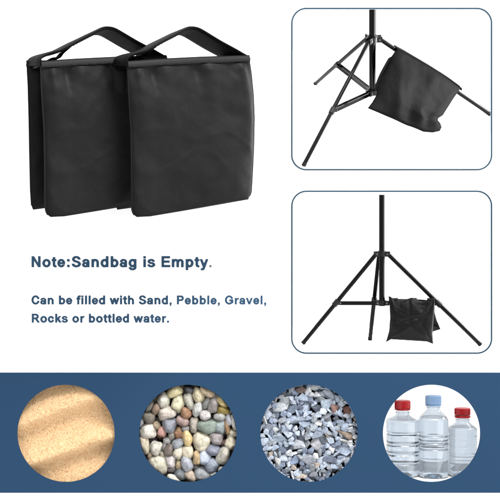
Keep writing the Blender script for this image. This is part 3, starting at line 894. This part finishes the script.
PEB = [  # crop origin, centre, half sizes, tilt (clockwise degrees), colour, colour word
 (A, 260, 170, 62, 76, 8, (212, 206, 188), 'cream grey'), (A, 362, 92, 74, 50, -18, (222, 206, 150), 'yellowish beige'), (A, 400, 205, 58, 86, 18, (222, 214, 174), 'pale cream'),
 (A, 290, 292, 82, 58, -16, (214, 198, 182), 'pinkish beige'), (A, 185, 255, 44, 52, 10, (152, 122, 96), 'brown'), (A, 125, 232, 27, 58, 30, (112, 107, 97), 'dark olive grey'),
 (A, 115, 332, 58, 56, 0, (128, 118, 102), 'olive grey'), (A, 320, 402, 74, 76, 12, (138, 143, 160), 'blue grey'), (A, 468, 290, 50, 58, -35, (176, 124, 84), 'orange brown'),
 (A, 440, 372, 62, 46, 25, (168, 138, 128), 'mauve brown'), (A, 190, 407, 48, 36, 22, (174, 148, 116), 'tan'), (A, 112, 462, 80, 74, 0, (232, 222, 206), 'cream white'),
 (A, 248, 470, 42, 50, 10, (214, 154, 136), 'pink'), (A, 405, 462, 40, 42, 30, (180, 138, 92), 'amber'), (A, 48, 385, 24, 44, 10, (172, 172, 178), 'light grey'), (A, 468, 440, 36, 34, 0, (150, 150, 150), 'grey'),
 (B_, 30, 75, 42, 36, 10, (92, 97, 108), 'dark slate'), (B_, 30, 180, 44, 82, -14, (194, 190, 172), 'pale greenish grey'), (B_, 115, 122, 56, 78, -22, (232, 216, 172), 'cream yellow'), (B_, 203, 97, 78, 44, 28, (210, 184, 144), 'beige'),
 (B_, 190, 200, 36, 62, 28, (132, 132, 127), 'mid grey'), (B_, 256, 216, 50, 82, 8, (158, 148, 143), 'mauve grey'), (B_, 342, 190, 66, 42, 46, (222, 196, 124), 'straw yellow'), (B_, 350, 268, 57, 39, 0, (166, 140, 48), 'olive yellow'),
 (B_, 105, 260, 46, 72, 14, (202, 202, 196), 'pale grey'), (B_, 180, 312, 50, 52, 0, (212, 202, 202), 'pinkish white'), (B_, 205, 415, 104, 73, -12, (146, 162, 146), 'large green grey'), (B_, 75, 402, 42, 74, 5, (178, 168, 152), 'grey beige'),
 (B_, 320, 325, 58, 38, 10, (182, 182, 178), 'light grey'), (B_, 325, 425, 54, 72, 10, (142, 164, 164), 'teal grey'), (B_, 386, 425, 28, 68, -8, (170, 126, 80), 'orange brown'), (B_, 405, 355, 32, 58, -15, (188, 188, 200), 'pale lilac'),
 (B_, 452, 380, 22, 74, -10, (214, 214, 204), 'chalk white'), (B_, 440, 482, 48, 42, -20, (210, 198, 168), 'cream'), (B_, 420, 282, 20, 24, 0, (140, 140, 140), 'grey'), (B_, 285, 130, 18, 24, 0, (122, 122, 128), 'grey'),
 (C_, 80, 120, 42, 88, -10, (210, 194, 164), 'cream beige'), (C_, 190, 152, 62, 67, 20, (212, 206, 190), 'pale grey'), (C_, 266, 140, 30, 44, 0, (138, 132, 132), 'grey'), (C_, 296, 85, 38, 42, 0, (152, 152, 147), 'grey'),
 (C_, 390, 112, 66, 46, -38, (142, 152, 164), 'blue grey'), (C_, 310, 172, 44, 58, 10, (126, 111, 100), 'taupe'), (C_, 402, 195, 46, 64, 25, (232, 222, 196), 'ivory'), (C_, 402, 18, 48, 46, -20, (168, 112, 74), 'rust orange'),
 (C_, 482, 62, 48, 78, -12, (234, 200, 132), 'golden cream'), (C_, 485, 192, 54, 72, 0, (222, 206, 176), 'cream'), (C_, 212, 300, 84, 108, -22, (222, 212, 186), 'big cream'), (C_, 327, 272, 54, 62, 0, (214, 202, 202), 'pinkish white'),
 (C_, 402, 306, 42, 48, -20, (180, 158, 120), 'tan'), (C_, 330, 352, 44, 38, 0, (97, 87, 87), 'charcoal'), (C_, 420, 397, 68, 58, 0, (110, 121, 128), 'slate grey'), (C_, 478, 292, 54, 84, -24, (178, 183, 200), 'lilac blue'),
 (C_, 356, 436, 62, 30, 24, (226, 220, 196), 'ivory'), (C_, 250, 218, 34, 44, 0, (176, 166, 142), 'beige'), (C_, 128, 226, 28, 34, 0, (168, 142, 112), 'brownish beige'), (C_, 335, 38, 28, 46, 0, (142, 136, 122), 'grey brown'),
 (D_, 140, 87, 77, 92, 14, (228, 216, 186), 'cream'), (D_, 290, 55, 68, 62, 0, (168, 157, 157), 'mauve grey'), (D_, 430, 36, 44, 50, 0, (202, 190, 168), 'beige'), (D_, 426, 106, 54, 62, -38, (216, 204, 174), 'cream'),
 (D_, 255, 168, 84, 54, 4, (128, 138, 166), 'slate blue'), (D_, 350, 217, 60, 98, 20, (196, 190, 174), 'pale beige grey'), (D_, 180, 242, 54, 72, 0, (186, 202, 234), 'pale blue'), (D_, 100, 242, 34, 64, 0, (206, 172, 118), 'ochre'),
 (D_, 240, 317, 74, 76, -15, (142, 158, 186), 'steel blue'), (D_, 147, 402, 76, 66, 32, (152, 157, 164), 'grey'), (D_, 40, 417, 40, 64, -32, (200, 178, 152), 'beige'),
 (D_, 256, 402, 40, 22, -14, (196, 200, 184), 'pale green'), (D_, 326, 346, 30, 20, -38, (204, 202, 184), 'pale'), (D_, 350, 100, 34, 34, 0, (84, 50, 44), 'dark reddish'), (D_, 95, 330, 36, 36, 0, (72, 70, 70), 'charcoal'),
]
used = {}
def uniq(label):
    used[label] = used.get(label, 0) + 1
    return label
def placed_stone(me, name, px, py, y, sx, sy, sz, tilt, c, k):
    o = bpy.data.objects.new(name, me); col.objects.link(o)
    o.location = at(px, py, y)
    o.scale = (sx, sy, sz)
    o.rotation_euler = (0, math.radians(tilt), 0)
    o.color = srgb(c[0], c[1], c[2], k)
    return o
pc = CIRCS[1]
for q, (og, x, y, rx, ry, tl, c, wd) in enumerate(PEB):
    S = .106
    px, py = og[0] + x * S, og[1] + y * S
    a, b = rx * S * PX * 1.05, ry * S * PX * 1.05
    dp = .95 * min(a, b) + .15 * max(a, b)
    small = max(a, b) < .0115
    yy = .0015 + dp + (.007 if small else .0) + rnd.uniform(0, .003)
    o = placed_stone(BLOBS[q % 10], 'pebble', px, py, yy, a, dp, b, tl, tuple(min(255, max(0, x + (sum(c) / 3 - x) * (.48 if c[2] > c[0] else .22))) for x in c), .60)
    r = math.hypot(px - pc, py - CY)
    asp = max(rx, ry) / min(rx, ry)
    shape = 'round' if asp < 1.15 else 'oval' if asp < 1.6 else 'long'
    tag(o, '%s %s pebble %s %s in the pebble window' % (wd, shape, ring(r, CR), clock(px - pc, py - CY)), 'pebble', 'river pebbles in the round window')
# pebbles of the layer below, showing in the gaps
for k in range(64):
    a = k * 2.39996; r = 52 * math.sqrt((k + .5) / 64)
    px, py = pc + r * math.cos(a), CY + r * math.sin(a)
    c = rnd.choice([(150, 140, 125), (125, 122, 118), (172, 160, 140), (120, 126, 138), (140, 112, 90)])
    s = rnd.uniform(.010, .0135)
    o = placed_stone(BLOBS[k % 10], 'pebble', px, py, .034 + rnd.uniform(-.002, .004), s * rnd.uniform(.9, 1.2), s * .8, s, rnd.uniform(0, 180), c, .6)
    tag(o, 'half hidden pebble in the shadowed gaps behind the front pebbles', 'pebble', 'shadowed pebbles behind the front layer')

# ---- gravel: angular crushed stones
def shard_meshes():
    out = []
    for s in range(24):
        r = random.Random(100 + s)
        bm = bmesh.new()
        for k in range(r.randint(9, 13)):
            v = Vector((r.gauss(0, 1), r.gauss(0, 1), r.gauss(0, 1))).normalized()
            v = Vector((v.x * r.uniform(.85, 1.2), v.y * r.uniform(.7, 1.1), v.z * r.uniform(.85, 1.2)))
            bm.verts.new(v)
        res = bmesh.ops.convex_hull(bm, input=bm.verts)
        junk = [e for e in res['geom_interior'] + res['geom_unused'] if isinstance(e, bmesh.types.BMVert)]
        bmesh.ops.delete(bm, geom=list(set(junk)), context='VERTS')
        # a broad fractured front face
        bmesh.ops.bisect_plane(bm, geom=bm.verts[:] + bm.edges[:] + bm.faces[:], plane_co=(0, -.42, 0), plane_no=(r.uniform(-.4, .4), -1, r.uniform(-.45, .35)), clear_outer=True)
        bd = [e for e in bm.edges if e.is_boundary]
        if bd: bmesh.ops.holes_fill(bm, edges=bd)
        bmesh.ops.recalc_face_normals(bm, faces=bm.faces)
        bmesh.ops.bevel(bm, geom=bm.edges[:], offset=.05, segments=1, affect='EDGES')
        me = bpy.data.meshes.new('gravel_stone'); bm.to_mesh(me); bm.free(); me.materials.append(M_GRA)
        out.append(me)
    return out
SHARDS = shard_meshes()
gc = CIRCS[2]
GBIG = [(240, 120, 46, 28, -35, (176, 192, 214), 'light blue grey'), (180, 183, 62, 24, -4, (158, 172, 194), 'blue grey'), (275, 298, 56, 32, -48, (168, 170, 176), 'plain grey'), (245, 372, 40, 36, 20, (150, 156, 168), 'mid grey'),
 (195, 298, 36, 32, 20, (186, 192, 202), 'pale grey'), (412, 322, 48, 34, -10, (166, 182, 208), 'light blue'), (432, 256, 50, 15, 25, (152, 128, 108), 'brown'), (412, 282, 42, 17, 20, (216, 216, 216), 'whitish'),
 (370, 120, 20, 24, 0, (150, 108, 98), 'reddish brown'), (426, 132, 20, 24, 20, (136, 88, 76), 'reddish'), (213, 38, 30, 18, 0, (110, 92, 86), 'dark brown'), (272, 28, 36, 18, 6, (204, 210, 214), 'pale'),
 (105, 130, 38, 32, -20, (198, 206, 214), 'pale grey'), (338, 172, 36, 32, -30, (164, 172, 184), 'grey'), (328, 108, 34, 38, -30, (156, 174, 190), 'blue grey'), (132, 88, 28, 26, 0, (184, 190, 196), 'light grey'),
 (180, 380, 30, 32, 0, (128, 146, 180), 'slate blue'), (128, 368, 28, 28, 0, (184, 196, 214), 'pale blue'), (60, 215, 30, 24, 0, (150, 160, 180), 'blue grey'), (108, 268, 44, 26, 14, (152, 168, 186), 'blue grey'),
 (340, 60, 34, 24, 30, (176, 190, 208), 'light blue'), (260, 448, 30, 28, 0, (138, 142, 154), 'grey'), (350, 372, 44, 20, 10, (104, 116, 140), 'dark slate'), (210, 455, 24, 18, -10, (196, 182, 168), 'buff'),
 (85, 380, 20, 30, -30, (206, 206, 204), 'whitish'), (165, 130, 34, 24, -30, (120, 136, 160), 'slate blue'), (260, 215, 26, 24, 0, (178, 188, 200), 'light grey'), (290, 250, 34, 22, -20, (140, 152, 172), 'blue grey')]
stones = [(258 + x * .208 - gc, 382 + y * .208 - CY, a * .208, b * .208, t, c, wd) for x, y, a, b, t, c, wd in GBIG]
GC = [((182, 194, 212), 'light blue grey'), ((160, 176, 200), 'blue grey'), ((134, 150, 178), 'slate blue'), ((200, 206, 214), 'pale grey'), ((108, 120, 144), 'dark slate'), ((150, 158, 168), 'mid grey'), ((86, 94, 110), 'charcoal blue'), ((172, 186, 206), 'light blue'), ((216, 218, 222), 'whitish'), ((176, 162, 150), 'buff')]
GW = [7, 7, 5, 5, 4, 5, 2.4, 6, 2.6, .8]
fails = 0
target_r = [5.0] * 16 + [3.9] * 60 + [3.1] * 130 + [2.4] * 130
front = []
for tr in target_r:
    if len(stones) >= 262: break
    for tries in range(400):
        a = rnd.uniform(0, 2 * math.pi); r = 51.0 * math.sqrt(rnd.random())
        x, y = r * math.cos(a), r * math.sin(a)
        ok = True
        for s in stones:
            d = math.hypot(x - s[0], y - s[1])
            if d < .64 * (math.sqrt(s[2] * s[3]) + tr): ok = False; break
        if ok:
            (c, wd) = rnd.choices(GC, GW)[0]
            asp = rnd.uniform(.68, 1.0)
            stones.append((x, y, tr / math.sqrt(asp), tr * math.sqrt(asp), rnd.uniform(0, 180), c, wd))
            break
print('gravel stones', len(stones))
for k, (x, y, a, b, t, c, wd) in enumerate(stones):
    sa, sb = a * PX * 1.20, b * PX * 1.20
    dp = .95 * min(sa, sb)
    yy = .0035 + dp * .75 + rnd.uniform(0, .003) + (.004 if dp < .006 else 0)
    o = placed_stone(SHARDS[k % 24], 'gravel_stone', gc + x, CY + y, yy, sa, dp, sb, t, tuple(x + (sum(c) / 3 - x) * .22 for x in c), .66)
    o.rotation_euler = (rnd.uniform(-.25, .25), math.radians(t), rnd.uniform(-.25, .25))
    if rnd.random() < .5: o.rotation_euler.y += math.pi
    m_ = math.sqrt(a * b)
    sz = 'large' if m_ > 6.5 else 'medium' if m_ > 4.4 else 'small' if m_ > 3.2 else 'tiny'
    tag(o, '%s %s gravel stone %s %s in gravel window' % (sz, wd, ring(math.hypot(x, y), CR), clock(x, y)), 'gravel stone', 'crushed gravel stones in the round window')
# stones of the layer below
for k in range(38):
    a = k * 2.39996; r = 50 * math.sqrt((k + .5) / 38)
    c, wd = rnd.choices(GC, GW)[0]
    sz = rnd.uniform(.014, .019)
    o = placed_stone(SHARDS[k % 24], 'gravel_stone', gc + r * math.cos(a), CY + r * math.sin(a), .0225 + rnd.uniform(0, .004), sz * 1.1, sz * .7, sz, rnd.uniform(0, 180), c, .8)
    tag(o, 'half hidden gravel stone in the shadowed gaps behind the front gravel', 'gravel stone', 'shadowed gravel behind the front layer')

# ------------------------------------------------------------------ water bottles
def glassy(name, c, rough, ior):
    m, nt, b = mat_new(name)
    b.inputs['Base Color'].default_value = c
    b.inputs['Roughness'].default_value = rough
    b.inputs['IOR'].default_value = ior
    b.inputs['Transmission Weight'].default_value = 1.0
    tc = nt.nodes.new('ShaderNodeTexCoord'); n = nt.nodes.new('ShaderNodeTexNoise'); n.inputs['Scale'].default_value = 45
    nt.links.new(tc.outputs['Object'], n.inputs['Vector'])
    bp = nt.nodes.new('ShaderNodeBump'); bp.inputs['Strength'].default_value = .25; bp.inputs['Distance'].default_value = .002
    nt.links.new(n.outputs['Fac'], bp.inputs['Height']); nt.links.new(bp.outputs['Normal'], b.inputs['Normal'])
    return m
M_PET = glassy('clear_plastic', (.77, .81, .85, 1), .02, 1.48)
M_PETB = glassy('blue_tinted_plastic', (.55, .74, .92, 1), .04, 1.40)
M_WATER = glassy('water', (.84, .865, .89, 1), 0.0, 1.333)
M_RED = plain('red_cap_plastic', srgb(205, 22, 34, .58), .35, .4, bump=.05, bscale=300)
M_LBLUE = plain('light_blue_cap_plastic', srgb(150, 184, 224, .66), .4, .4, bump=.05, bscale=300)

def lathe(bm, prof, cx, cy, n=72, sq=0.0):
    rings = []
    for r, z in prof:
        ring_ = []
        for i in range(n):
            a = 2 * math.pi * i / n
            k = 1.0
            if sq: k = 1 + sq * (1 / (abs(math.cos(a)) ** 4 + abs(math.sin(a)) ** 4) ** .25 - 1)
            ring_.append(bm.verts.new((cx + r * k * math.cos(a), cy + r * k * math.sin(a), z)))
        rings.append(ring_)
    for A_, Bq in zip(rings, rings[1:]):
        for i in range(n): bm.faces.new((A_[i], A_[(i + 1) % n], Bq[(i + 1) % n], Bq[i]))
    return rings

def bottle(cx_px, top_py, cap_bot, neck_bot, sh_py, bot_py, hw, cap_hw, neck_hw, water_py, ribs, cap_mat, label, sq, yb, capgap=False):
    p0 = at(cx_px, bot_py, yb); K = PX * (D + yb) / D
    Z = lambda py: at(cx_px, py, yb).z
    R = hw * K
    root = empty('water_bottle', p0)
    # outer profile from the base up
    prof = [(R * .30, p0.z + .0040), (R * .55, p0.z + .0015), (R * .80, p0.z + .0002), (R * .93, p0.z + .002), (R * .985, p0.z + .006)]
    zs = np.linspace(p0.z + .009, Z(sh_py), 70)
    def body(z):
        k = 1.0
        py = 250 - (z - .5) / K
        for rb, dep, wd in ribs: k -= dep * math.exp(-((py - rb) / wd) ** 2)
        return k
    for z in zs: prof.append((R * body(z), z))
    N = neck_hw * K
    zs0, zs1 = Z(sh_py), Z(neck_bot)
    for t in np.linspace(.08, 1, 14):
        f = (1 - math.cos(math.pi * t)) / 2 * .55 + t * .45
        prof.append((R + (N - R) * f, zs0 + (zs1 - zs0) * t))
    zc = Z(cap_bot)
    prof += [(N * 1.0, zs1 + (zc - zs1) * .3), (N * 1.16, zs1 + (zc - zs1) * .38), (N * 1.16, zs1 + (zc - zs1) * .58), (N * .98, zs1 + (zc - zs1) * .66), (N * .96, Z(top_py + 2.0))]
    wall = .0006
    bm = bmesh.new()
    o_ = lathe(bm, prof, p0.x, p0.y, sq=sq)
    i_ = lathe(bm, [(max(r - wall, .0005), z + (wall if k < 4 else 0)) for k, (r, z) in enumerate(prof)], p0.x, p0.y, sq=sq)
    n = len(o_[0])
    for q in range(n): bm.faces.new((o_[-1][q], o_[-1][(q + 1) % n], i_[-1][(q + 1) % n], i_[-1][q]))
    bm.faces.new(o_[0]); bm.faces.new(i_[0])
    bm_obj('body', bm, M_PET, root, 60)
    # water column
    zw = Z(water_py)
    wp = [(max(r - wall * .6, .0004), z + (wall * .6 if k < 4 else 0)) for k, (r, z) in enumerate(prof) if z < zw]
    bm = bmesh.new(); ww = lathe(bm, wp + [(wp[-1][0], zw)], p0.x, p0.y, sq=sq)
    bm.faces.new(ww[0]); bm.faces.new(ww[-1])
    bm_obj('water', bm, M_WATER, root, 60)
    # cap with grip ridges
    cr = cap_hw * K; z0, z1 = Z(cap_bot), Z(top_py)
    bm = bmesh.new()
    def ridged(prof_, n=120):
        rings = []
        for r, z, rg in prof_:
            rings.append([bm.verts.new((p0.x + r * (1 - rg * (q % 2)) * math.cos(2 * math.pi * q / n), p0.y + r * (1 - rg * (q % 2)) * math.sin(2 * math.pi * q / n), z)) for q in range(n)])
        for A_, Bq in zip(rings, rings[1:]):
            for q in range(n): bm.faces.new((A_[q], A_[(q + 1) % n], Bq[(q + 1) % n], Bq[q]))
        bm.faces.new(rings[0]); bm.faces.new(rings[-1])
    zg = z0 + (z1 - z0) * (.30 if capgap else .16)
    ridged([(cr * .97, zg + .0005, 0), (cr, zg + .0009, .05), (cr, z1 - .0022, .05), (cr * .97, z1 - .0008, 0), (cr * .90, z1, 0), (cr * .3, z1, 0)])
    cap = bm_obj('cap', bm, cap_mat, root, 45)
    bm = bmesh.new()
    ridged([(cr * .95, z0, 0), (cr * 1.0, z0 + .0004, 0), (cr * 1.0, zg - (.0014 if capgap else .0005), 0), (cr * .95, zg - (.0010 if capgap else .0002), 0)])
    bm_obj('tamper_ring', bm, cap_mat, cap, 45)
    # blue-tinted foot at the base
    bm = bmesh.new()
    rr = lathe(bm, [(R * .05, p0.z + .0062), (R * .28, p0.z + .0056), (R * .50, p0.z + .0034), (R * .52, p0.z + .0044), (R * .3, p0.z + .0070), (R * .05, p0.z + .0078)], p0.x, p0.y, 40)
    bm.faces.new(rr[0]); bm.faces.new(rr[-1])
    bm_obj('base_cup', bm, M_PETB, root, 60)
    adopt(root)
    tag(root, label, 'bottle', 'water bottles in the round window')

bottle(402.5, 399.2, 408.6, 413.2, 419.5, 474.0, 16.2, 7.9, 6.4, 417.5, [(431.8, .085, .8), (442.2, .085, .8), (451.7, .085, .8), (460.8, .085, .8), (426, -.02, 3), (447, -.015, 3)], M_RED,
       'clear ribbed water bottle with a plain red cap, left of the blue capped bottle', .55, .075)
bottle(433.3, 394.2, 404.5, 407.0, 418.0, 475.2, 14.9, 7.9, 6.4, 415.4, [(433, .085, .8), (440.2, .085, .8), (446.2, .085, .8), (458, .05, 1.0), (424, -.01, 4)], M_LBLUE,
       'tall clear water bottle with a light blue cap in the middle', .25, .060)
bottle(462.4, 407.0, 416.5, 420.2, 428.0, 474.2, 14.6, 7.9, 6.6, 425.3, [(433, .04, .7), (439, .03, .7), (445, .04, .7), (453, .045, .7), (460, .03, .7)], M_RED,
       'short clear water bottle with a banded red cap, nearest the right rim', .3, .075, True)
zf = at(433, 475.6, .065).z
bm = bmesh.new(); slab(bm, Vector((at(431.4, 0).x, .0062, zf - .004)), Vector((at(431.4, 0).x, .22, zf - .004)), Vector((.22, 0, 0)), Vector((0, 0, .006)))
bm_w = bmesh.new(); slab(bm_w, Vector((.56, .0062, .09)), Vector((.56, .40, .09)), Vector((.006, 0, 0)), Vector((0, 0, .40)))  # unseen panel added to keep the rim lamp off the bottles
bm_obj('lamp_blocker', bm_w, M_WHITE, board)
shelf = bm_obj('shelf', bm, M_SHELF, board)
# seat the bottles exactly on the shelf
for o in list(col.objects):
    if o.name.startswith('water_bottle'): o.location.z = zf - .001

# stones that share a description are told apart by their height
same = {}
for o in col.objects:
    if o.get('group') == 'crushed gravel stones in the round window': same.setdefault(o['label'], []).append(o)
for lab, os_ in same.items():
    if len(os_) > 1:
        os_.sort(key=lambda o: -o.location.z)
        for o, wd in zip(os_, ('upper', 'lower') if len(os_) == 2 else ('upper', 'middle', 'lower')): o['label'] = wd + ' ' + lab
